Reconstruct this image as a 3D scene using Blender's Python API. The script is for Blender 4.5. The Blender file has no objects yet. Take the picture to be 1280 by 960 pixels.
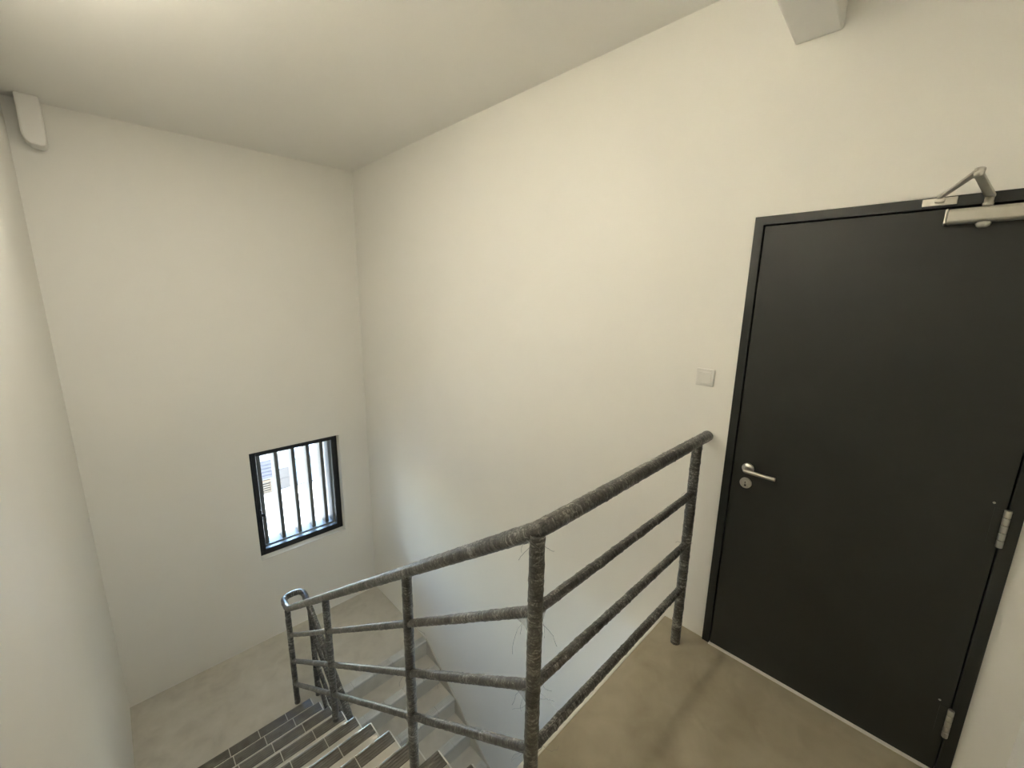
import bpy, math, random
from mathutils import Vector, Matrix, noise

scene = bpy.context.scene
C = scene.collection
random.seed(7)

# ------------------------------------------------------------------ camera
cam_d = bpy.data.cameras.new('camera')
cam = bpy.data.objects.new('camera', cam_d)
C.objects.link(cam)
cam_d.sensor_width = 36.0
cam_d.lens = 14.617
cam_d.clip_start = 0.02
cam_d.clip_end = 400
rot = Matrix(((0.71665, 0.13345, -0.68454), (-0.69726, 0.15849, -0.69907), (0.0152, 0.9783, 0.20663)))
cam.matrix_world = Matrix.Translation((0, 0, 1.7988)) @ rot.to_4x4()
scene.camera = cam

# ------------------------------------------------------------------ world, sun, exposure
world = bpy.data.worlds.new('sky')
scene.world = world
world.use_nodes = True
wn = world.node_tree
sky = wn.nodes.new('ShaderNodeTexSky')
sky.sky_type = 'NISHITA'
sky.sun_disc = False
sky.sun_elevation = math.radians(48)
sky.sun_rotation = math.radians(-95)
wn.links.new(sky.outputs[0], wn.nodes['Background'].inputs[0])
wn.nodes['Background'].inputs[1].default_value = 0.80
sun_d = bpy.data.lights.new('sun', 'SUN')
sun_d.energy = 6.0
sun_d.angle = math.radians(0.6)
sun_d.color = (1.0, 0.90, 0.72)
sun = bpy.data.objects.new('sun', sun_d)
C.objects.link(sun)
sun.rotation_euler = Vector((0.66, -0.01, -0.75)).to_track_quat('-Z', 'Y').to_euler()
sun.location = (-6, 3, 9)
por_d = bpy.data.lights.new('window_portal', 'AREA')      # sampling guide only, gives no light of its own
por_d.shape = 'RECTANGLE'; por_d.size = 0.84; por_d.size_y = 1.14
por_d.cycles.is_portal = True
por = bpy.data.objects.new('window_portal', por_d)
C.objects.link(por)
por.location = (1.30, 4.98, -0.37)
por.rotation_euler = Vector((0, -1, 0)).to_track_quat('-Z', 'Z').to_euler()
vs = scene.view_settings
vs.view_transform = 'Standard'; vs.look = 'None'; vs.gamma = 1.0
vs.use_curve_mapping = False
vs.exposure = 3.55
FILL_UP, FILL_LOW, FILL_TOP = 7.0, 2.8, 4.6             # strength of the added fill lamps built at the end

# ------------------------------------------------------------------ layout (metres), z = 0 on the upper landing
XB, YA, ZC = 2.106, 4.644, 3.069       # right wall, back wall, ceiling
XC, YD = -0.298, -0.412                # left wall, wall behind the photographer
R, G = 0.1774, 0.2581                  # riser, going
ZM = -11 * R                           # lower landing
Y0 = 0.8538                            # edge of the upper landing
YM = Y0 + 10 * G                       # edge of the lower landing
XI = 0.886                             # inner edge of the flight going down
XJ = 0.935                             # inner edge of the next flight
ZB = ZM - 11 * R                       # floor one level down

# ------------------------------------------------------------------ materials
def mat(name, color=(0.8, 0.8, 0.8), rough=0.6, metal=0.0, spec=0.5):
    m = bpy.data.materials.new(name); m.use_nodes = True
    b = m.node_tree.nodes['Principled BSDF']
    b.inputs['Base Color'].default_value = (*color, 1)
    b.inputs['Roughness'].default_value = rough
    b.inputs['Metallic'].default_value = metal
    b.inputs['Specular IOR Level'].default_value = spec
    return m

def noisy(name, c1, c2, scale=4.0, rough=0.7, detail=6.0, bump=0.0, bscale=60.0, lo=0.35, hi=0.65, spec=0.5, metal=0.0, dist=0.4):
    """two tones mixed by noise in object space, with an optional fine bump"""
    m = mat(name, c1, rough, metal, spec); t = m.node_tree; n = t.nodes; b = n['Principled BSDF']
    geo = n.new('ShaderNodeNewGeometry')
    no = n.new('ShaderNodeTexNoise'); no.inputs['Scale'].default_value = scale
    no.inputs['Detail'].default_value = detail; no.inputs['Distortion'].default_value = dist
    t.links.new(geo.outputs['Position'], no.inputs['Vector'])
    r = n.new('ShaderNodeValToRGB'); r.color_ramp.elements[0].position = lo; r.color_ramp.elements[1].position = hi
    r.color_ramp.elements[0].color = (*c1, 1); r.color_ramp.elements[1].color = (*c2, 1)
    t.links.new(no.outputs['Fac'], r.inputs['Fac']); t.links.new(r.outputs['Color'], b.inputs['Base Color'])
    if bump:
        n2 = n.new('ShaderNodeTexNoise'); n2.inputs['Scale'].default_value = bscale; n2.inputs['Detail'].default_value = 4
        t.links.new(geo.outputs['Position'], n2.inputs['Vector'])
        bp = n.new('ShaderNodeBump'); bp.inputs['Strength'].default_value = bump; bp.inputs['Distance'].default_value = 0.004
        t.links.new(n2.outputs['Fac'], bp.inputs['Height']); t.links.new(bp.outputs['Normal'], b.inputs['Normal'])
    return m

M_wall = noisy('painted_plaster', (0.895, 0.872, 0.80), (0.91, 0.888, 0.815), 1.5, 0.55, bump=0.10, bscale=35, spec=0.35)
M_ceil = noisy('ceiling_paint', (0.91, 0.885, 0.82), (0.925, 0.90, 0.835), 1.2, 0.8, bump=0.06, bscale=40, spec=0.2)

def concrete_material(name, dark, mid, light, rough=0.5):
    m = mat(name, mid, rough, 0, 0.45); t = m.node_tree; n = t.nodes; b = n['Principled BSDF']
    geo = n.new('ShaderNodeNewGeometry')
    a = n.new('ShaderNodeTexNoise'); a.inputs['Scale'].default_value = 2.3; a.inputs['Detail'].default_value = 7; a.inputs['Distortion'].default_value = 1.4
    c = n.new('ShaderNodeTexNoise'); c.inputs['Scale'].default_value = 9.0; c.inputs['Detail'].default_value = 8; c.inputs['Distortion'].default_value = 0.8
    f = n.new('ShaderNodeTexNoise'); f.inputs['Scale'].default_value = 120.0; f.inputs['Detail'].default_value = 3
    for x in (a, c, f): t.links.new(geo.outputs['Position'], x.inputs['Vector'])
    mx = n.new('ShaderNodeMath'); mx.operation = 'MULTIPLY_ADD'; mx.inputs[1].default_value = 0.4
    t.links.new(c.outputs['Fac'], mx.inputs[0])
    sc = n.new('ShaderNodeMath'); sc.operation = 'MULTIPLY'; sc.inputs[1].default_value = 0.6
    t.links.new(a.outputs['Fac'], sc.inputs[0]); t.links.new(sc.outputs[0], mx.inputs[2])
    r = n.new('ShaderNodeValToRGB'); e = r.color_ramp.elements
    e[0].position = 0.33; e[0].color = (*dark, 1); e[1].position = 0.68; e[1].color = (*light, 1)
    k = e.new(0.5); k.color = (*mid, 1)
    t.links.new(mx.outputs[0], r.inputs['Fac']); t.links.new(r.outputs['Color'], b.inputs['Base Color'])
    rr = n.new('ShaderNodeMapRange'); rr.inputs[3].default_value = rough - 0.12; rr.inputs[4].default_value = rough + 0.15
    t.links.new(c.outputs['Fac'], rr.inputs[0]); t.links.new(rr.outputs[0], b.inputs['Roughness'])
    bp = n.new('ShaderNodeBump'); bp.inputs['Strength'].default_value = 0.12; bp.inputs['Distance'].default_value = 0.003
    t.links.new(f.outputs['Fac'], bp.inputs['Height']); t.links.new(bp.outputs['Normal'], b.inputs['Normal'])
    return m

M_conc = concrete_material('trowelled_cement', (0.35, 0.30, 0.205), (0.42, 0.365, 0.255), (0.48, 0.425, 0.31))
M_conc_lit = concrete_material('trowelled_cement_lit', (0.49, 0.455, 0.38), (0.58, 0.545, 0.46), (0.65, 0.615, 0.53))  # same cement, lightened to stand in for weak light on the lower landing
M_tread = concrete_material('stair_cement', (0.50, 0.465, 0.39), (0.57, 0.535, 0.455), (0.64, 0.60, 0.52))  # treads lightened too, making up in colour for missing light
M_tile = noisy('ribbed_stone_tile', (0.13, 0.118, 0.094), (0.185, 0.168, 0.138), 14, 0.24, detail=5, bump=0.15, bscale=150)
M_tile2 = noisy('lighter_ribbed_tile', (0.54, 0.53, 0.48), (0.61, 0.60, 0.55), 14, 0.26, detail=5, bump=0.1, bscale=150)  # lighter-toned copy of the ribbed tile, for the lower flight
M_edge = noisy('white_edge_render', (0.80, 0.78, 0.71), (0.86, 0.84, 0.77), 6, 0.7, bump=0.1)
M_skirt = concrete_material('skirting_cement', (0.46, 0.43, 0.36), (0.54, 0.51, 0.43), (0.60, 0.57, 0.49), 0.6)
M_door = noisy('charcoal_door_laminate', (0.019, 0.0195, 0.0155), (0.024, 0.0245, 0.0195), 3, 0.45, bump=0.03, bscale=300)
M_frame = noisy('black_door_frame', (0.016, 0.017, 0.014), (0.022, 0.023, 0.019), 5, 0.38)
M_gap = mat('leaf_backing', (0.004, 0.004, 0.004), 0.8)
M_steel = noisy('satin_steel', (0.52, 0.50, 0.45), (0.60, 0.58, 0.52), 30, 0.32, metal=1.0)
M_silver = noisy('silver_paint', (0.50, 0.48, 0.42), (0.55, 0.53, 0.47), 20, 0.35, metal=0.5)
M_hole = mat('keyhole_dark', (0.02, 0.02, 0.02), 0.5)
M_alum = noisy('black_aluminium', (0.010, 0.010, 0.010), (0.016, 0.016, 0.015), 10, 0.35)
M_white = noisy('white_plastic', (0.80, 0.78, 0.72), (0.83, 0.81, 0.75), 8, 0.4)
M_grille = noisy('grey_painted_metal', (0.055, 0.054, 0.052), (0.07, 0.069, 0.066), 8, 0.5)
M_fin = noisy('bronze_painted_metal', (0.034, 0.022, 0.008), (0.041, 0.027, 0.010), 8, 0.5)

# plastic-wrapped dark steel tube: u runs along the tube (m), v around it (0..1)
def wrapped_material():
    m = mat('film_wrapped_steel', (0.05, 0.05, 0.045), 0.3, 0, 0.6); t = m.node_tree; n = t.nodes; b = n['Principled BSDF']
    uv = n.new('ShaderNodeUVMap')
    mp = n.new('ShaderNodeMapping'); mp.inputs['Scale'].default_value = (95, 2.2, 1); mp.inputs['Rotation'].default_value = (0, 0, 0.0)
    t.links.new(uv.outputs['UV'], mp.inputs['Vector'])
    s = n.new('ShaderNodeTexNoise'); s.inputs['Scale'].default_value = 1.0; s.inputs['Detail'].default_value = 5; s.inputs['Distortion'].default_value = 1.1; s.inputs['Roughness'].default_value = 0.62
    t.links.new(mp.outputs[0], s.inputs['Vector'])
    mp2 = n.new('ShaderNodeMapping'); mp2.inputs['Scale'].default_value = (9, 1.2, 1)
    t.links.new(uv.outputs['UV'], mp2.inputs['Vector'])
    w = n.new('ShaderNodeTexNoise'); w.inputs['Scale'].default_value = 1.0; w.inputs['Detail'].default_value = 4; w.inputs['Distortion'].default_value = 0.8
    t.links.new(mp2.outputs[0], w.inputs['Vector'])
    ad = n.new('ShaderNodeMath'); ad.operation = 'MULTIPLY_ADD'; ad.inputs[1].default_value = 0.55
    sc = n.new('ShaderNodeMath'); sc.operation = 'MULTIPLY'; sc.inputs[1].default_value = 0.45
    t.links.new(w.outputs['Fac'], sc.inputs[0]); t.links.new(s.outputs['Fac'], ad.inputs[0]); t.links.new(sc.outputs[0], ad.inputs[2])
    g = n.new('ShaderNodeNewGeometry'); c3 = n.new('ShaderNodeTexNoise'); c3.inputs['Scale'].default_value = 48; c3.inputs['Detail'].default_value = 5
    c3.inputs['Distortion'].default_value = 2.2; c3.inputs['Roughness'].default_value = 0.65
    t.links.new(g.outputs['Position'], c3.inputs['Vector'])
    m1 = n.new('ShaderNodeMath'); m1.operation = 'MULTIPLY'; m1.inputs[1].default_value = 0.36; t.links.new(c3.outputs['Fac'], m1.inputs[0])
    m2 = n.new('ShaderNodeMath'); m2.operation = 'MULTIPLY_ADD'; m2.inputs[1].default_value = 0.64
    t.links.new(ad.outputs[0], m2.inputs[0]); t.links.new(m1.outputs[0], m2.inputs[2]); ad = m2
    r = n.new('ShaderNodeValToRGB'); e = r.color_ramp.elements
    e[0].position = 0.43; e[0].color = (0.016, 0.015, 0.013, 1); e[1].position = 0.645; e[1].color = (0.50, 0.49, 0.45, 1)  # pale end: film creases, with their highlights painted into the colour
    k = e.new(0.525); k.color = (0.085, 0.08, 0.068, 1)
    t.links.new(ad.outputs[0], r.inputs['Fac']); t.links.new(r.outputs['Color'], b.inputs['Base Color'])
    b.inputs['Coat Weight'].default_value = 0.7; b.inputs['Coat Roughness'].default_value = 0.16
    bp = n.new('ShaderNodeBump'); bp.inputs['Strength'].default_value = 0.9; bp.inputs['Distance'].default_value = 0.006
    t.links.new(ad.outputs[0], bp.inputs['Height'])
    t.links.new(bp.outputs['Normal'], b.inputs['Normal']); t.links.new(bp.outputs['Normal'], b.inputs['Coat Normal'])
    return m
M_wrap = wrapped_material()

def film_material():
    m = bpy.data.materials.new('clear_stretch_film'); m.use_nodes = True; t = m.node_tree; n = t.nodes
    n.remove(n['Principled BSDF'])
    tr = n.new('ShaderNodeBsdfTransparent'); gl = n.new('ShaderNodeBsdfTranslucent')
    gl.inputs['Color'].default_value = (0.80, 0.79, 0.75, 1)
    mx = n.new('ShaderNodeMixShader'); mx.inputs[0].default_value = 0.32
    t.links.new(tr.outputs[0], mx.inputs[1]); t.links.new(gl.outputs[0], mx.inputs[2])
    t.links.new(mx.outputs[0], n['Material Output'].inputs['Surface'])
    return m
M_film = film_material()

def glass_material():
    m = bpy.data.materials.new('window_glass'); m.use_nodes = True; t = m.node_tree; n = t.nodes
    n.remove(n['Principled BSDF'])
    tr = n.new('ShaderNodeBsdfTransparent'); tr.inputs[0].default_value = (0.94, 0.96, 0.95, 1)
    gl = n.new('ShaderNodeBsdfGlossy'); gl.inputs['Roughness'].default_value = 0.02
    fr = n.new('ShaderNodeFresnel'); fr.inputs['IOR'].default_value = 1.45
    mx = n.new('ShaderNodeMixShader')
    t.links.new(fr.outputs[0], mx.inputs[0]); t.links.new(tr.outputs[0], mx.inputs[1]); t.links.new(gl.outputs[0], mx.inputs[2])
    t.links.new(mx.outputs[0], n['Material Output'].inputs['Surface'])
    return m
M_glass = glass_material()

def fill_lamp_material(name, color, strength):
    m = mat(name, (0.9, 0.88, 0.8), 0.4); b = m.node_tree.nodes['Principled BSDF']
    b.inputs['Emission Color'].default_value = (*color, 1); b.inputs['Emission Strength'].default_value = strength
    return m
M_fill_up = fill_lamp_material('fill_uplight_diffuser', (1.0, 0.95, 0.86), FILL_UP)
M_fill_top = fill_lamp_material('fill_panel_diffuser', (1.0, 0.95, 0.86), FILL_TOP)
M_fill_low = fill_lamp_material('fill_low_diffuser', (0.78, 0.93, 1.15), FILL_LOW)

# ------------------------------------------------------------------ mesh helpers
class MB:
    def __init__(self): self.v = []; self.f = []; self.uv = {}
    def box(self, x0, x1, y0, y1, z0, z1):
        b = len(self.v)
        self.v += [(x, y, z) for z in (z0, z1) for y in (y0, y1) for x in (x0, x1)]
        for q in ((0, 2, 3, 1), (4, 5, 7, 6), (0, 1, 5, 4), (2, 6, 7, 3), (0, 4, 6, 2), (1, 3, 7, 5)):
            self.f.append(tuple(b + i for i in q))
        return self
    def prism(self, poly, axis, a, b_):
        """polygon given in the two other axes, pushed along axis from a to b"""
        n = len(poly); b = len(self.v)
        for t in (a, b_):
            for (p, q) in poly:
                self.v.append({'x': (t, p, q), 'y': (p, t, q), 'z': (p, q, t)}[axis])
        self.f.append(tuple(b + i for i in range(n))[::-1]); self.f.append(tuple(b + n + i for i in range(n)))
        for i in range(n):
            j = (i + 1) % n; self.f.append((b + i, b + j, b + n + j, b + n + i))
        return self
    def lathe(self, prof, seg=24, origin=(0, 0, 0), axis='z'):
        """profile of (radius, height) turned about an axis"""
        b = len(self.v); o = origin
        for (r, h) in prof:
            for k in range(seg):
                a = 2 * math.pi * k / seg; c, s = r * math.cos(a), r * math.sin(a)
                self.v.append({'z': (o[0] + c, o[1] + s, o[2] + h), 'x': (o[0] + h, o[1] + c, o[2] + s), 'y': (o[0] + s, o[1] + h, o[2] + c)}[axis])
        for i in range(len(prof) - 1):
            for k in range(seg):
                k2 = (k + 1) % seg
                self.f.append((b + i * seg + k, b + i * seg + k2, b + (i + 1) * seg + k2, b + (i + 1) * seg + k))
        self.f.append(tuple(b + k for k in range(seg))[::-1])
        e = b + (len(prof) - 1) * seg; self.f.append(tuple(e + k for k in range(seg)))
        return self
    def tube(self, pts, rad, seg=12, cap=True, wrap=0.0, seed=0.0):
        """swept tube; wrap > 0 roughens the radius like film wound around it; writes uv (metres along, turn)"""
        P = [Vector(p) for p in pts]; n = len(P); b = len(self.v)
        T = [((P[min(i + 1, n - 1)] - P[max(i - 1, 0)]).normalized()) for i in range(n)]
        ref = Vector((0, 0, 1)) if abs(T[0].z) < 0.9 else Vector((0, 1, 0))
        N = (ref - T[0] * ref.dot(T[0])).normalized(); d = 0.0
        for i in range(n):
            if i: d += (P[i] - P[i - 1]).length; N = (N - T[i] * N.dot(T[i])).normalized()
            Bn = T[i].cross(N); rr = rad[i] if isinstance(rad, (list, tuple)) else rad
            for k in range(seg):
                a = 2 * math.pi * k / seg; r = rr
                if wrap:
                    h = noise.noise(Vector((d * 70 + 0.8 * math.cos(a), 1.2 * math.sin(a), seed)))
                    h2 = noise.noise(Vector((d * 11 + 1.5 * math.cos(a), 1.5 * math.sin(a), seed + 9)))
                    ridge = max(0.0, math.sin(d * 2 * math.pi / 0.075 + a + 3 * h2)) ** 6
                    r = rr + wrap * (0.9 * h + 0.8 * h2 + 0.8 * ridge)
                p = P[i] + (N * math.cos(a) + Bn * math.sin(a)) * r
                self.uv[len(self.v)] = (d + seed, k / seg); self.v.append(tuple(p))
        for i in range(n - 1):
            for k in range(seg):
                k2 = (k + 1) % seg
                self.f.append((b + i * seg + k, b + i * seg + k2, b + (i + 1) * seg + k2, b + (i + 1) * seg + k))
        if cap:
            self.f.append(tuple(b + k for k in range(seg))[::-1]); e = b + (n - 1) * seg
            self.f.append(tuple(e + k for k in range(seg)))
        return self
    def mesh(self, name, m, smooth=False, bevel=0.0):
        me = bpy.data.meshes.new(name); me.from_pydata(self.v, [], self.f)
        if self.uv:
            l = me.uv_layers.new(name='UVMap')
            for lp in me.loops:
                l.data[lp.index].uv = self.uv.get(lp.vertex_index, (0, 0))
        me.materials.append(m)
        me.validate()
        if smooth:
            me.polygons.foreach_set('use_smooth', [len(p.vertices) <= 4 for p in me.polygons])
        me.update()
        return me
    def build(self, name, m, parent=None, smooth=False, bevel=0.0):
        o = bpy.data.objects.new(name, self.mesh(name, m, smooth)); C.objects.link(o)
        if parent is not None: o.parent = parent
        if bevel:
            md = o.modifiers.new('bevel', 'BEVEL'); md.width = bevel; md.segments = 2; md.limit_method = 'ANGLE'
        return o

def empty(name, loc=(0, 0, 0), parent=None):
    o = bpy.data.objects.new(name, None); o.empty_display_size = 0.1; C.objects.link(o); o.location = loc
    if parent is not None: o.parent = parent
    return o
def tag(o, label, cat, group=None):
    o['label'] = label; o['category'] = cat
    if group: o['group'] = group
    return o
def struct(o, label=None):
    o['kind'] = 'structure'
    if label: o['label'] = label
    return o
def inst(name, me, loc, parent, rotz=0.0, scale=(1, 1, 1)):
    o = bpy.data.objects.new(name, me); C.objects.link(o); o.parent = parent
    o.location = loc; o.rotation_euler = (0, 0, rotz); o.scale = scale
    return o

# ------------------------------------------------------------------ room shell
T = 0.2
DY0, DY1, DH = -0.2912, 0.6395, 2.15            # door opening in the right wall
WX0, WX1, WZ0, WZ1 = 0.868, 1.770, -0.988, 0.208    # window opening in the back wall

struct(MB().box(XC, XB, YD, Y0, -0.18, 0).build('floor', M_conc), 'brown cement floor of the upper landing beside the door')
mid_floor = struct(MB().box(XC, XB, YM, YA, ZM - 0.30, ZM).build('floor_lower_landing', M_conc_lit), 'cement floor (light painted in) of the lower landing under the window')
struct(MB().box(XC, XB, YD, YA, ZB - 0.16, ZB).build('floor_storey_below', M_conc), 'cement floor one storey below at the foot of the stairs')
struct(MB().box(XC - T, XB + T, YD - T, YA + T, ZC, ZC + 0.2).build('ceiling', M_ceil), 'plain off-white ceiling')
wb = MB()
wb.box(XC - T, WX0, YA, YA + T, ZB - 0.16, ZC).box(WX1, XB + T, YA, YA + T, ZB - 0.16, ZC)
wb.box(WX0, WX1, YA, YA + T, ZB - 0.16, WZ0).box(WX0, WX1, YA, YA + T, WZ1, ZC)
struct(wb.build('wall_back', M_wall), 'off-white plastered wall with the small window')
wr = MB()
wr.box(XB, XB + T, YD - T, DY0, ZB - 0.16, ZC).box(XB, XB + T, DY1, YA, ZB - 0.16, ZC)
wr.box(XB, XB + T, DY0, DY1, DH, ZC).box(XB, XB + T, DY0, DY1, ZB - 0.16, 0)
struct(wr.build('wall_right', M_wall), 'long off-white plastered wall with the dark door')
struct(MB().box(XC - T, XC, YD - T, YA, ZB - 0.16, ZC).build('wall_left', M_wall), 'off-white plastered wall along the left edge of the stairs')
struct(MB().box(XC, XB, YD - T, YD, ZB - 0.16, ZC).build('wall_front', M_wall), 'off-white plastered wall beside the hinge side of the door')

# downstand beam over the landing, slightly out of square with the wall, and the beam end by the left corner
bx = math.tan(math.radians(3.0))
xe = XC + 0.001
struct(MB().prism([(XB, 0.426), (XB, 0.581), (xe, 0.581 - bx * (XB - xe)), (xe, 0.426 - bx * (XB - xe))], 'z', 2.782, ZC).build('ceiling_beam', M_ceil, bevel=0.008),
       'off-white concrete beam end under the ceiling above the door')
stub = [(-0.226, ZC), (-0.226, 2.82), (-0.216, 2.785), (-0.190, 2.762), (-0.148, 2.752), (-0.122, 2.760), (-0.112, 2.80), (-0.112, ZC)]
struct(MB().prism(stub, 'y', YA - 0.16, YA).build('ceiling_beam', M_ceil, bevel=0.012), 'short rounded off-white beam end at the left ceiling corner')

# white rendered edge of the upper landing beside the stairwell
struct(MB().box(XI + 0.003, XB, Y0, Y0 + 0.03, -0.20, 0.004).build('trim_1', M_edge, bevel=0.003), 'white rendered edge strip of the upper landing')

# ------------------------------------------------------------------ stairs
TW, TL, PITCH = 0.076, 0.2007, 0.2067
def tile_mesh():
    """ribbed nosing tile: length along x from 0 to TL, front edge at y = 0, top at z = 0"""
    prof = [(-TW, -0.012), (-TW, 0.0)]
    y = -TW + 0.010
    for k in range(4):
        prof += [(y, 0.0), (y + 0.003, -0.0035), (y + 0.0065, -0.0035), (y + 0.0095, 0.0)]
        y += 0.0152
    prof += [(-0.003, 0.0), (0.004, -0.003), (0.008, -0.010), (0.008, -0.028), (0.0, -0.028), (0.0, -0.012)]
    return MB().prism(prof, 'x', 0, TL)
me_tile = tile_mesh().mesh('nosing_tile', M_tile)
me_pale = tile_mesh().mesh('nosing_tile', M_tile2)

def lay_tiles(parent, xa, xb, y, z, front, from_high=True):
    """tiles laid from xb down to xa along a nosing at y; front = +1 faces +y, -1 faces -y"""
    x = xb
    while x - xa > 0.02:
        L = min(TL, x - xa)
        if front > 0: inst('nosing_tile', me_tile, (x - L, y, z + 0.006), parent, 0, (L / TL, 1, 1))
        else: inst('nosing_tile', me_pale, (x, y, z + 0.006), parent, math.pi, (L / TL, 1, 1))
        x -= PITCH

def step_mesh(xa, xb):
    return MB().box(xa, xb, -G, 0, -R - 0.14, 0).mesh('step', M_tread)

fl1 = tag(empty('stair_flight', (XC, YM, ZM)), 'flight of cement steps with dark ribbed nosing tiles going down from the upper landing', 'stairs')
me_s1 = step_mesh(XC + 0.001, XI)
me_e1 = MB().box(XI - 0.006, XI + 0.001, -G, 0.001, -0.05, 0.002).mesh('edge_strip', M_edge)
for m in range(1, 11):
    y, z = Y0 + m * G, -m * R
    s = inst('step', me_s1, (-XC, y - YM, z - ZM), fl1)
    s.location = Vector((0, y, z)) - fl1.location
    lay_tiles(s, XC + 0.002, XI - 0.007, 0, 0, +1)
    inst('edge_strip', me_e1, (0, 0, 0), s)
fl2 = tag(empty('stair_flight', (XJ, YM, ZM)), 'lower flight of cement steps with lighter nosings running down along the right wall', 'stairs')
me_s2 = MB().box(XJ, XB - 0.001, 0, G, -R - 0.14, 0).mesh('step', M_tread)
me_e2 = MB().box(XJ - 0.001, XJ + 0.006, -0.001, G, -0.05, 0.002).mesh('edge_strip', M_edge)
for m in range(1, 11):
    y, z = YM - m * G, ZM - m * R
    s = inst('step', me_s2, (0, 0, 0), fl2)
    s.location = Vector((0, y, z)) - fl2.location
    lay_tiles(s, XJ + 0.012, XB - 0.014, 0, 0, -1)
    inst('edge_strip', me_e2, (0, 0, 0), s)
fl0 = bpy.data.objects['floor']
lay_tiles(fl0, XC + 0.002, XI, Y0, 0, +1)
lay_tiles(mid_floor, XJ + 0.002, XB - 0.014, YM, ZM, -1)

# sloping skirting against the right wall: its top runs from nosing to nosing
sk = []
for m in range(0, 11):
    y, z = YM - m * G, ZM - m * R
    sk += [(y + 0.012, z + 0.014), (y - 0.012, z + 0.010)]
sk += [(YM - 10 * G - 0.02, ZM - 11 * R - 0.02), (YM + 0.012, ZM - R - 0.12)]
struct(MB().prism(sk, 'x', XB - 0.012, XB - 0.0005).build('baseboard_right', M_skirt), 'pale cement skirting stepping down along the right wall')

# ------------------------------------------------------------------ wrapped railing
rail = tag(empty('stair_railing', (0.829, 0.7295, 0)), 'dark tubular steel stair railing wrapped in clear plastic film', 'railing')
RX, RY, SL = 0.829, 0.7295, 0.7102
def resample(pts, step):
    P = [Vector(p) for p in pts]; out = [P[0]]
    for a, b in zip(P, P[1:]):
        n = max(1, int(round((b - a).length / step)))
        out += [a.lerp(b, k / n) for k in range(1, n + 1)]
    return out
def fillet(pts, r, n=8):
    P = [Vector(p) for p in pts]; out = [P[0]]
    for i in range(1, len(P) - 1):
        a = (P[i - 1] - P[i]); b = (P[i + 1] - P[i]); d = min(r, a.length * 0.49, b.length * 0.49)
        p0 = P[i] + a.normalized() * d; p1 = P[i] + b.normalized() * d
        for k in range(n + 1):
            t = k / n; out.append(p0 * (1 - t) ** 2 + P[i] * 2 * t * (1 - t) + p1 * t * t)
    out.append(P[-1]); return out
seed = [0.0]
def wrapped(name, pts, r, step=0.006, seg=14, parent=rail, wrap=0.0016):
    seed[0] += 3.7
    P = [p - rail.location for p in resample(pts, step)]
    return MB().tube(P, r, seg, True, wrap, seed[0]).build(name, M_wrap, parent, smooth=True)

ZR = 1.1308
zs = lambda z, y: z - SL * (y - RY)
P4Y = 3.649
LX, LY, LSL = 1.000, 3.60, 0.70
lz = -0.985
zt = zs(ZR, P4Y)
path = fillet([(2.092, RY, ZR), (RX, RY, ZR), (RX, P4Y, zt), (RX + 0.010, P4Y + 0.17, zt + 0.005), (LX + 0.008, P4Y + 0.17, zt + 0.002),
               (LX, LY + 0.04, lz + 0.01), (LX, LY - 1.95, lz - LSL * 1.99)], 0.075)
# the corner on the landing is a tight bend, so swap its fillet for a short one
path = fillet([(2.092, RY, ZR), (RX, RY, ZR), (RX, RY + 0.6, zs(ZR, RY + 0.6))], 0.035) + path[10:]
path = [p for i, p in enumerate(path) if i == 0 or (p - path[i - 1]).length > 1e-4]
wrapped('handrail', path, 0.0265)
for h in (0.8581, 0.5841, 0.3292):
    wrapped('middle_rail', [(1.955, RY, h), (RX + 0.01, RY, h)], 0.0175, 0.007, 12)
posts = [(1.9667, RY, 0.0, ZR), (RX, RY, 0.0, ZR)]
ys = [1.509, 2.624, P4Y]
feet = [-3 * R, -7 * R, ZM]
for y, f in zip(ys, feet): posts.append((RX, y, f, zs(ZR, y)))
posts.append((LX, LY, ZM, lz - 0.005))
posts.append((LX, LY - 1.05, ZM - 4 * R, lz - LSL * 1.05))
for (x, y, z0, z1) in posts:
    wrapped('post', [(x, y, z0), (x, y, z1 - 0.012)], 0.0235, 0.008, 14)
seq = [RY] + ys
for a, b in zip(seq, seq[1:]):
    for h in (0.8581, 0.5841, 0.3292):
        wrapped('middle_rail', [(RX, a + 0.008, zs(h, a + 0.008)), (RX, b - 0.008, zs(h, b - 0.008))], 0.0175, 0.007, 12)
for d in (0.27, 0.545, 0.80):
    wrapped('middle_rail', [(LX, LY - 0.008, lz - d), (LX, LY - 1.95, lz - d - LSL * 1.95)], 0.0175, 0.009, 12)

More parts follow.
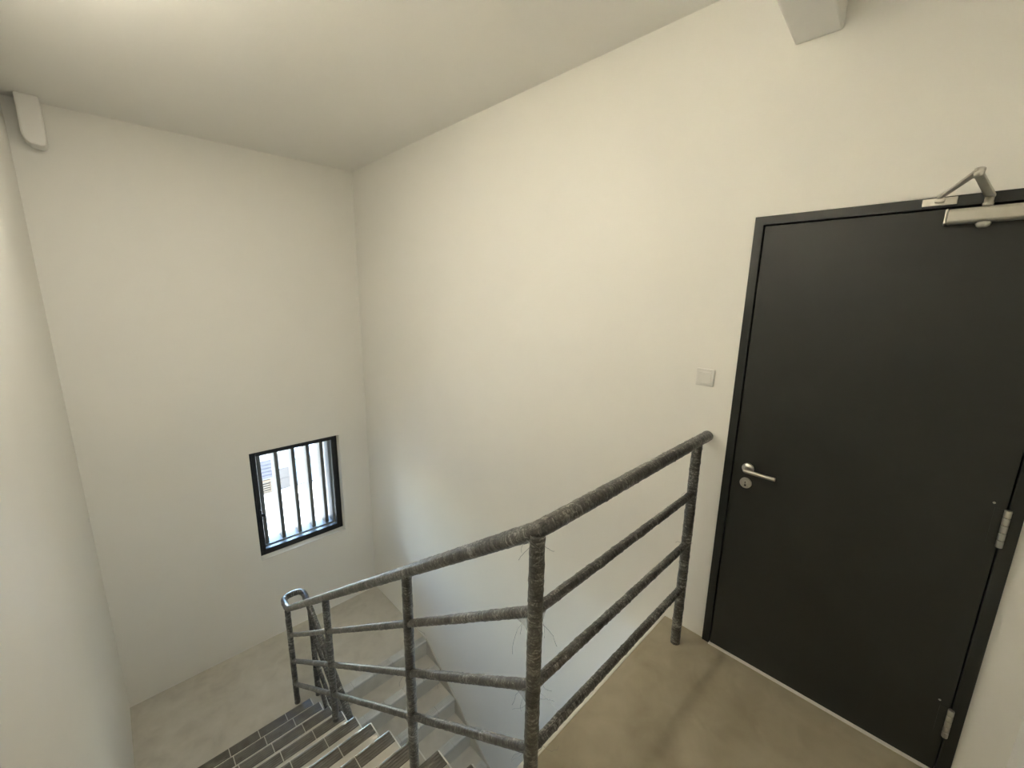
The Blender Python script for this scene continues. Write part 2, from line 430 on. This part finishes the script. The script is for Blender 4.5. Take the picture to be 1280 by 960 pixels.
# loose ends of film at the joints: thin curling ribbons and small torn webs
def film(at, n, size, down=True):
    mb = MB(); at = Vector(at)
    for i in range((n + 1) // 2):
        p = at + Vector((random.uniform(-.03, .03), random.uniform(-.03, .03), random.uniform(-.03, .02)))
        d = Vector((random.uniform(-1, 1), random.uniform(-1, 1), random.uniform(-1.2, 0.5))).normalized()
        L = random.uniform(.4, 1.0) * size; pts = [p - rail.location]
        for k in range(9):
            d = (d + Vector((random.uniform(-.5, .5), random.uniform(-.5, .5), random.uniform(-.55, .35)))).normalized()
            p = p + d * L / 9; pts.append(p - rail.location)
        mb.tube(pts, random.uniform(0.0003, 0.0007), 5)
    o = mb.build('loose_film', M_film, rail, smooth=True); o['kind'] = 'stuff'
    return o
for at, n, s in (((RX, RY, ZR - .04), 14, .13), ((RX, RY, .858), 16, .15), ((RX, RY, .584), 14, .15), ((RX, RY, .329), 14, .15),
                 ((RX, 1.509, zs(.858, 1.509)), 9, .10), ((RX, 1.509, zs(.584, 1.509)), 9, .10), ((RX, 1.509, zs(.329, 1.509)), 9, .10),
                 ((RX, 2.624, zs(.329, 2.624)), 6, .08), ((RX, P4Y, zs(.329, P4Y)), 6, .08), ((RX, P4Y, zs(.858, P4Y)), 6, .08),
                 ((1.9667, RY, .584), 8, .07), ((1.9667, RY, .858), 6, .06), ((RX, 1.25, zs(.584, 1.25)), 6, .09)):
    film(at, n, s)
def web(p0, p1, p2):
    """a small stretched triangle of film between a rail and a post, sagging between its corners"""
    mb = MB(); a, b, c = (Vector(p) - rail.location for p in (p0, p1, p2)); n = 7; idx = {}
    nrm = (b - a).cross(c - a).normalized()
    for i in range(n + 1):
        for j in range(n + 1 - i):
            u, v = i / n, j / n; w = 1 - u - v
            p = a * w + b * u + c * v + (a - (b + c) / 2) * (0.9 * u * v) + nrm * 0.004 * math.sin(9 * u + 5 * v)
            idx[i, j] = len(mb.v); mb.v.append(tuple(p))
    for i in range(n):
        for j in range(n - i):
            mb.f.append((idx[i, j], idx[i + 1, j], idx[i, j + 1]))
            if i + j < n - 1: mb.f.append((idx[i + 1, j], idx[i + 1, j + 1], idx[i, j + 1]))
    return mb.build('torn_film', M_film, rail, smooth=True)
web((RX, RY + .02, .85), (RX, RY + .10, zs(.85, RY + .10)), (RX, RY + .02, .74))
web((RX, RY + .02, .575), (RX, RY + .09, zs(.575, RY + .09)), (RX, RY + .02, .46))
web((RX, 1.53, zs(.86, 1.53) - .02), (RX, 1.46, zs(.86, 1.46)), (RX, 1.49, zs(.86, 1.5) - .14))
web((RX, 1.53, zs(.33, 1.53)), (RX, 1.60, zs(.33, 1.60)), (RX, 1.53, zs(.33, 1.53) - .12))
web((RX + .02, RY, .85), (RX + .09, RY, .855), (RX + .02, RY, .76))

# ------------------------------------------------------------------ door
door = struct(empty('door_1', (XB, DY0, 0)), 'charcoal door in a black frame with a steel lever handle')
O = door.location
def dpart(name, mb, m, parent=door, **k):
    mb.v = [tuple(Vector(v) - O) for v in mb.v]
    return mb.build(name, m, parent, **k)
FW = 0.036
fr = MB().prism([(DY0, 0), (DY0, DH), (DY1, DH), (DY1, 0), (DY1 - FW, 0), (DY1 - FW, DH - FW), (DY0 + FW, DH - FW), (DY0 + FW, 0)], 'x', XB - 0.014, XB + 0.12)
frame = dpart('door_frame', fr, M_frame, bevel=0.002)
dpart('leaf_backing', MB().box(XB + 0.03, XB + 0.05, DY0 + FW, DY1 - FW, 0, DH - FW), M_gap)  # dark backing behind the leaf, added to stop light leaking through the gap
leaf = dpart('door_leaf', MB().box(XB - 0.008, XB + 0.032, DY0 + FW + 0.004, DY1 - FW - 0.005, 0.006, DH - FW - 0.005), M_door, bevel=0.002)
dpart('threshold', MB().box(XB - 0.022, XB - 0.001, DY0 + FW, DY1 - FW, 0.0, 0.006), M_edge, bevel=0.001)
# lever handle on its rose, key rose below
hy = 0.534
rose = dpart('lever_handle', MB().lathe([(0.026, 0), (0.026, -0.005), (0.023, -0.009), (0.0, -0.0095)][:-1] + [(0.012, -0.0095), (0.0095, -0.012), (0.0095, -0.046)], 28, (XB - 0.008, hy, 1.018), 'x'), M_steel, smooth=True, bevel=0)
rose['label'] = 'satin steel lever handle'
lv = fillet([(XB - 0.046, hy, 1.018), (XB - 0.056, hy, 1.018), (XB - 0.056, hy - 0.125, 1.016)], 0.012, 6)
lv = [(XB - 0.044, hy, 1.018), (XB - 0.056, hy + 0.012, 1.018)] and lv
dpart('lever', MB().tube(resample(lv, 0.01), 0.0092, 14), M_steel, rose, smooth=True)
lock = dpart('key_rose', MB().lathe([(0.026, 0), (0.026, -0.005), (0.023, -0.008)], 28, (XB - 0.008, hy + 0.001, 0.944), 'x'), M_steel, smooth=True)
dpart('key_cylinder', MB().lathe([(0.0088, 0), (0.0088, -0.006)], 18, (XB - 0.016, hy + 0.001, 0.949), 'x'), M_steel, lock, smooth=True)
dpart('keyhole', MB().box(XB - 0.0235, XB - 0.0215, hy - 0.0005, hy + 0.0025, 0.944, 0.954).box(XB - 0.0175, XB - 0.0158, hy - 0.003, hy + 0.005, 0.930, 0.941), M_hole, lock)
# barrel hinges on the right jamb
for z0, z1 in ((0.178, 0.303), (0.984, 1.122), (1.795, 1.930)):
    hy2 = -0.254; n = 5; hg = MB(); st = (z1 - z0) / n
    for k in range(n):
        a = z0 + k * st
        hg.lathe([(0.0085, a + 0.001), (0.0092, a + 0.003), (0.0092, a + st - 0.003), (0.0085, a + st - 0.001)], 14, (XB - 0.018, hy2, 0), 'z')
    h = dpart('hinge', hg, M_steel, smooth=True)
    dpart('hinge_leaf', MB().box(XB - 0.0105, XB - 0.008, hy2 + 0.006, hy2 + 0.030, z0 + 0.004, z1 - 0.004), M_frame, h)
    dpart('screw', MB().lathe([(0.004, 0), (0.003, -0.0022)], 12, (XB - 0.008, hy2 + 0.034, z1 + 0.012), 'x'), M_steel, h, smooth=True)
# overhead closer: body on the leaf, shoe on the frame, two arms meeting at an elbow in the room
cl = dpart('door_closer', MB().prism([(XB - 0.008, 2.056), (XB - 0.052, 2.056), (XB - 0.060, 2.062), (XB - 0.060, 2.094), (XB - 0.054, 2.101), (XB - 0.008, 2.101)], 'y', -0.205, 0.045), M_silver, bevel=0.003)
cl['label'] = 'silver overhead door closer with folded arm'
dpart('end_cap', MB().box(XB - 0.061, XB - 0.008, 0.0451, 0.052, 2.055, 2.102), M_steel, cl, bevel=0.002)
dpart('adjusting_valve', MB().lathe([(0.016, 0), (0.018, -0.006), (0.015, -0.014), (0.009, -0.018)], 20, (XB - 0.036, -0.04, 2.056), 'z'), M_silver, cl, smooth=True)
dpart('spindle', MB().lathe([(0.013, 0), (0.013, 0.012), (0.011, 0.014), (0.011, 0.034)], 18, (XB - 0.034, -0.041, 2.101), 'z'), M_steel, cl, smooth=True)
E1 = Vector((XB - 0.034, -0.041, 2.136)); E2 = Vector((1.800, -0.005, 2.150)); E3 = Vector((XB - 0.030, 0.072, 2.142))
def arm(name, a, b, w, h, w2=None):
    d = (b - a).normalized(); s = d.cross(Vector((0, 0, 1))).normalized(); u = s.cross(d); mb = MB(); w2 = w2 or w
    a2 = a - d * 0.010; b2 = b + d * 0.010
    mb.v = [tuple(p) for p in (a2 - s * w / 2 - u * h / 2, a2 + s * w / 2 - u * h / 2, a2 + s * w / 2 + u * h / 2, a2 - s * w / 2 + u * h / 2,
                               b2 - s * w2 / 2 - u * h / 2, b2 + s * w2 / 2 - u * h / 2, b2 + s * w2 / 2 + u * h / 2, b2 - s * w2 / 2 + u * h / 2)]
    mb.f = [(3, 2, 1, 0), (4, 5, 6, 7), (0, 1, 5, 4), (1, 2, 6, 5), (2, 3, 7, 6), (3, 0, 4, 7)]
    return dpart(name, mb, M_silver, cl, bevel=0.002)
arm('main_arm', E1, E2, 0.024, 0.010, 0.020)
arm('forearm', E2 + Vector((0, 0, 0.011)), E3 + Vector((0, 0, 0.004)), 0.020, 0.008, 0.012)
dpart('elbow_pin', MB().lathe([(0.011, -0.008), (0.011, 0.016), (0.008, 0.018)], 16, tuple(E2), 'z'), M_steel, cl, smooth=True)
dpart('arm_shoe', MB().box(XB - 0.020, XB - 0.014, 0.030, 0.115, 2.122, 2.146).box(XB - 0.040, XB - 0.018, 0.060, 0.084, 2.130, 2.140), M_steel, cl, bevel=0.0015)

# ------------------------------------------------------------------ switch plate
sw = tag(empty('light_switch', (XB, 0.779, 1.42)), 'small square white switch plate on the wall left of the door', 'switch')
def swp(name, mb, m, parent=sw, **k):
    mb.v = [tuple(Vector(v) - sw.location) for v in mb.v]; return mb.build(name, m, parent, **k)
plate = swp('plate', MB().box(XB - 0.010, XB, 0.736, 0.822, 1.377, 1.463), M_white, bevel=0.003)
swp('rocker', MB().prism([(XB - 0.010, 1.392), (XB - 0.013, 1.392), (XB - 0.0165, 1.448), (XB - 0.010, 1.448)], 'y', 0.752, 0.806), M_white, plate, bevel=0.0015)

# ------------------------------------------------------------------ window
win = struct(empty('window_1', (WX0, YA, WZ0)), 'small black framed window with an outside grille of upright bars')
WO = win.location
def wpart(name, mb, m, parent=win, **k):
    mb.v = [tuple(Vector(v) - WO) for v in mb.v]; return mb.build(name, m, parent, **k)
def ring(x0, x1, z0, z1, w, y0, y1, wb=None):
    wb = wb or w; mb = MB()
    mb.box(x0, x0 + w, y0, y1, z0, z1).box(x1 - w, x1, y0, y1, z0, z1)
    return mb.box(x0 + w, x1 - w, y0, y1, z0, z0 + wb).box(x0 + w, x1 - w, y0, y1, z1 - w, z1)
FX0, FX1, FZ0, FZ1 = WX0 + 0.0, WX1, WZ0, WZ1
wf = wpart('window_frame', ring(FX0, FX1, FZ0, FZ1, 0.038, YA + 0.085, YA + 0.135), M_alum, bevel=0.002)
sash = wpart('sash', ring(FX0 + 0.032, FX1 - 0.032, FZ0 + 0.032, FZ1 - 0.032, 0.036, YA + 0.076, YA + 0.122), M_alum, bevel=0.002)
wpart('pane', MB().box(FX0 + 0.064, FX1 - 0.064, YA + 0.098, YA + 0.103, FZ0 + 0.064, FZ1 - 0.064), M_glass, sash)
wpart('handle', MB().box(FX0 + 0.046, FX0 + 0.064, YA + 0.062, YA + 0.076, -0.54, -0.45).box(FX0 + 0.050, FX0 + 0.085, YA + 0.042, YA + 0.062, -0.52, -0.495).box(FX0 + 0.070, FX0 + 0.085, YA + 0.042, YA + 0.060, -0.56, -0.495), M_alum, sash, bevel=0.002)
wpart('sill', MB().box(FX0 - 0.0, FX1, YA - 0.004, YA + 0.085, WZ0 - 0.010, WZ0 + 0.003), M_white, bevel=0.002)
gm = MB().box(FX0, FX0 + 0.03, YA + 0.205, YA + 0.365, FZ0, FZ1).box(FX1 - 0.065, FX1, YA + 0.205, YA + 0.365, FZ0, FZ1)
gm.box(FX0 + 0.03, FX1 - 0.065, YA + 0.205, YA + 0.365, FZ0, FZ0 + 0.045).box(FX0 + 0.03, FX1 - 0.065, YA + 0.205, YA + 0.365, FZ1 - 0.03, FZ1)
gr = wpart('grille', gm, M_grille, bevel=0.002)
for x in (0.985, 1.157, 1.330, 1.487, 1.637):
    wpart('bar', MB().box(x - 0.019, x + 0.019, YA + 0.215, YA + 0.365, FZ0 + 0.05, FZ1 - 0.03), M_fin, gr, bevel=0.002)

# ------------------------------------------------------------------ outside, seen through the window
S = 1.476
def out(x, z): return x * S, 1.7988 + (z - 1.7988) * S
ZG = 1.7988 + (-4.5 - 1.7988) * S
YW = 14.26 * S
M_yard = noisy('pale_yard_concrete', (0.29, 0.285, 0.27), (0.33, 0.325, 0.31), 0.8, 0.8)
M_bld = noisy('white_render', (0.085, 0.082, 0.075), (0.095, 0.092, 0.085), 1.0, 0.8)
M_lilac = noisy('lilac_shutter', (0.017, 0.015, 0.019), (0.020, 0.017, 0.022), 2, 0.6)
M_tan = noisy('tan_louvre', (0.036, 0.022, 0.010), (0.044, 0.028, 0.014), 4, 0.6)
M_taupe = noisy('taupe_door', (0.023, 0.017, 0.013), (0.027, 0.020, 0.015), 2, 0.6)
M_rail = noisy('dark_grey_railing', (0.012, 0.012, 0.012), (0.018, 0.018, 0.018), 4, 0.5)
M_line = noisy('grey_line_paint', (0.04, 0.04, 0.04), (0.05, 0.05, 0.05), 4, 0.8)
yard = struct(MB().box(-60, 80, YA + T + 0.4, 130, ZG - 0.3, ZG).build('ground', M_yard), 'sunlit pale yard outside the window')
for (a, b) in (((3.769, 13.525), (3.699, 12.869)), ((3.824, 12.216), (3.724, 11.498)), ((3.62, 13.45), (3.55, 12.8))):
    p, q = Vector((a[0] * S, a[1] * S, ZG)), Vector((b[0] * S, b[1] * S, ZG)); n = (q - p).normalized().cross(Vector((0, 0, 1))) * 0.05
    MB().prism([(p - n)[:2], (p + n)[:2], (q + n)[:2], (q - n)[:2]], 'z', ZG, ZG + 0.006).build('painted_line', M_line, yard)
bd = tag(empty('building', (4.0, YW, ZG)), 'white rendered building across the yard outside the window', 'building')
def bpart(name, mb, m, parent=bd, **k):
    mb.v = [tuple(Vector(v) - bd.location) for v in mb.v]; return mb.build(name, m, parent, **k)
bpart('wall', MB().box(-12, 5.55, YW, YW + 6, ZG, ZG + 3.4), M_bld)
x0, za = out(2.94, -4.0); x1, zb = out(3.27, -3.42)
shu = bpart('shutter', MB().box(x0 - 0.5, x1, YW - 0.05, YW, za, zb), M_lilac)
for k in range(5):
    z = za + (zb - za) * (k + 0.5) / 5
    bpart('slat', MB().box(x0 - 0.48, x1 - 0.02, YW - 0.075, YW - 0.05, z - 0.06, z + 0.06), M_lilac, shu)
x0, za = out(2.95, -4.47); x1, zb = out(3.17, -4.05)
lou = bpart('louvre', ring(x0 - 0.3, x1, za, zb, 0.05, YW - 0.16, YW), M_tan)
for k in range(5):
    z = za + 0.09 + (zb - za - 0.18) * k / 4
    bpart('slat', MB().box(x0 - 0.26, x1 - 0.04, YW - 0.13, YW - 0.06, z - 0.03, z + 0.03), M_tan, lou)
x0, za = out(3.44, -4.5); x1, zb = out(3.75, -3.80)
dr = bpart('entry_panel', MB().box(x0, x1, YW - 0.06, YW, za, zb), M_taupe)
bpart('panel_rail', MB().box(x0 + 0.03, x1 - 0.03, YW - 0.085, YW - 0.06, (za + zb) / 2 - 0.03, (za + zb) / 2 + 0.03), M_taupe, dr)
fx0, fz0 = out(3.90, -4.5); fx1, fz1 = out(5.4, -3.50)
fn = tag(empty('yard_railing', (fx0, YW - 0.3, ZG)), 'dark railing of upright bars across the yard outside the window', 'railing')
def fpart(name, mb, m, parent=fn, **k):
    mb.v = [tuple(Vector(v) - fn.location) for v in mb.v]; return mb.build(name, m, parent, **k)
for z in (fz1 - 0.04, ZG + 0.12):
    fpart('rail', MB().box(fx0, fx1, YW - 0.32, YW - 0.28, z - 0.025, z + 0.025), M_rail)
k = 0
x = fx0 + 0.03
while x < fx1:
    fpart('bar', MB().box(x - 0.014, x + 0.014, YW - 0.314, YW - 0.286, ZG, fz1 - 0.05), M_rail); x += 0.13

# ------------------------------------------------------------------ fill lamps added to brighten the room (beside and below the photographer, out of the frame)
UY0, UY1 = 0.3, 1.5
fill_lamp = tag(empty('fill_uplight', (XC, (UY0 + UY1) / 2, 2.20)), 'unseen added fill light, long white uplight trough on the left wall over the stairs', 'fill_lamp')  # unseen fill added to brighten ceiling and walls softly
UL = (UY1 - UY0) / 2
MB().prism([(0.0, -0.05), (0.09, -0.05), (0.11, -0.035), (0.11, 0.05), (0.104, 0.05), (0.104, -0.03), (0.0, -0.03)], 'y', -UL, UL).build('trough', M_white, fill_lamp)
MB().box(0.0, 0.11, -UL - 0.008, -UL, -0.05, 0.05).box(0.0, 0.11, UL, UL + 0.008, -0.05, 0.05).build('end_cap', M_white, fill_lamp)
MB().box(0.03, 0.08, -UL + 0.01, UL - 0.01, -0.012, 0.0).build('fill_diffuser', M_fill_up, fill_lamp)
fill_lamp2 = tag(empty('fill_lamp_low', (1.40, 0.20, -0.18)), 'unseen added round lamp on the underside of the upper landing', 'fill_lamp')  # unseen fill added to light the lower wall and steps
MB().lathe([(0.17, 0.0), (0.17, -0.03), (0.155, -0.035)], 40, (0, 0, 0), 'z').build('base', M_white, fill_lamp2, smooth=True)
MB().lathe([(0.150, -0.035), (0.150, -0.060), (0.135, -0.078), (0.09, -0.090), (0.03, -0.094)], 40, (0, 0, 0), 'z').build('fill_diffuser', M_fill_low, fill_lamp2, smooth=True)
fill_lamp3 = tag(empty('fill_panel', (0.10, 2.38, ZC)), 'unseen added fill, square flat ceiling panel light over the stairs', 'fill_lamp')  # unseen fill added to brighten the back wall and lower landing
MB().box(-0.21, 0.21, -0.21, 0.21, -0.022, 0.0).build('housing', M_white, fill_lamp3, bevel=0.004)
MB().box(-0.19, 0.19, -0.19, 0.19, -0.028, -0.0221).build('fill_diffuser', M_fill_top, fill_lamp3)
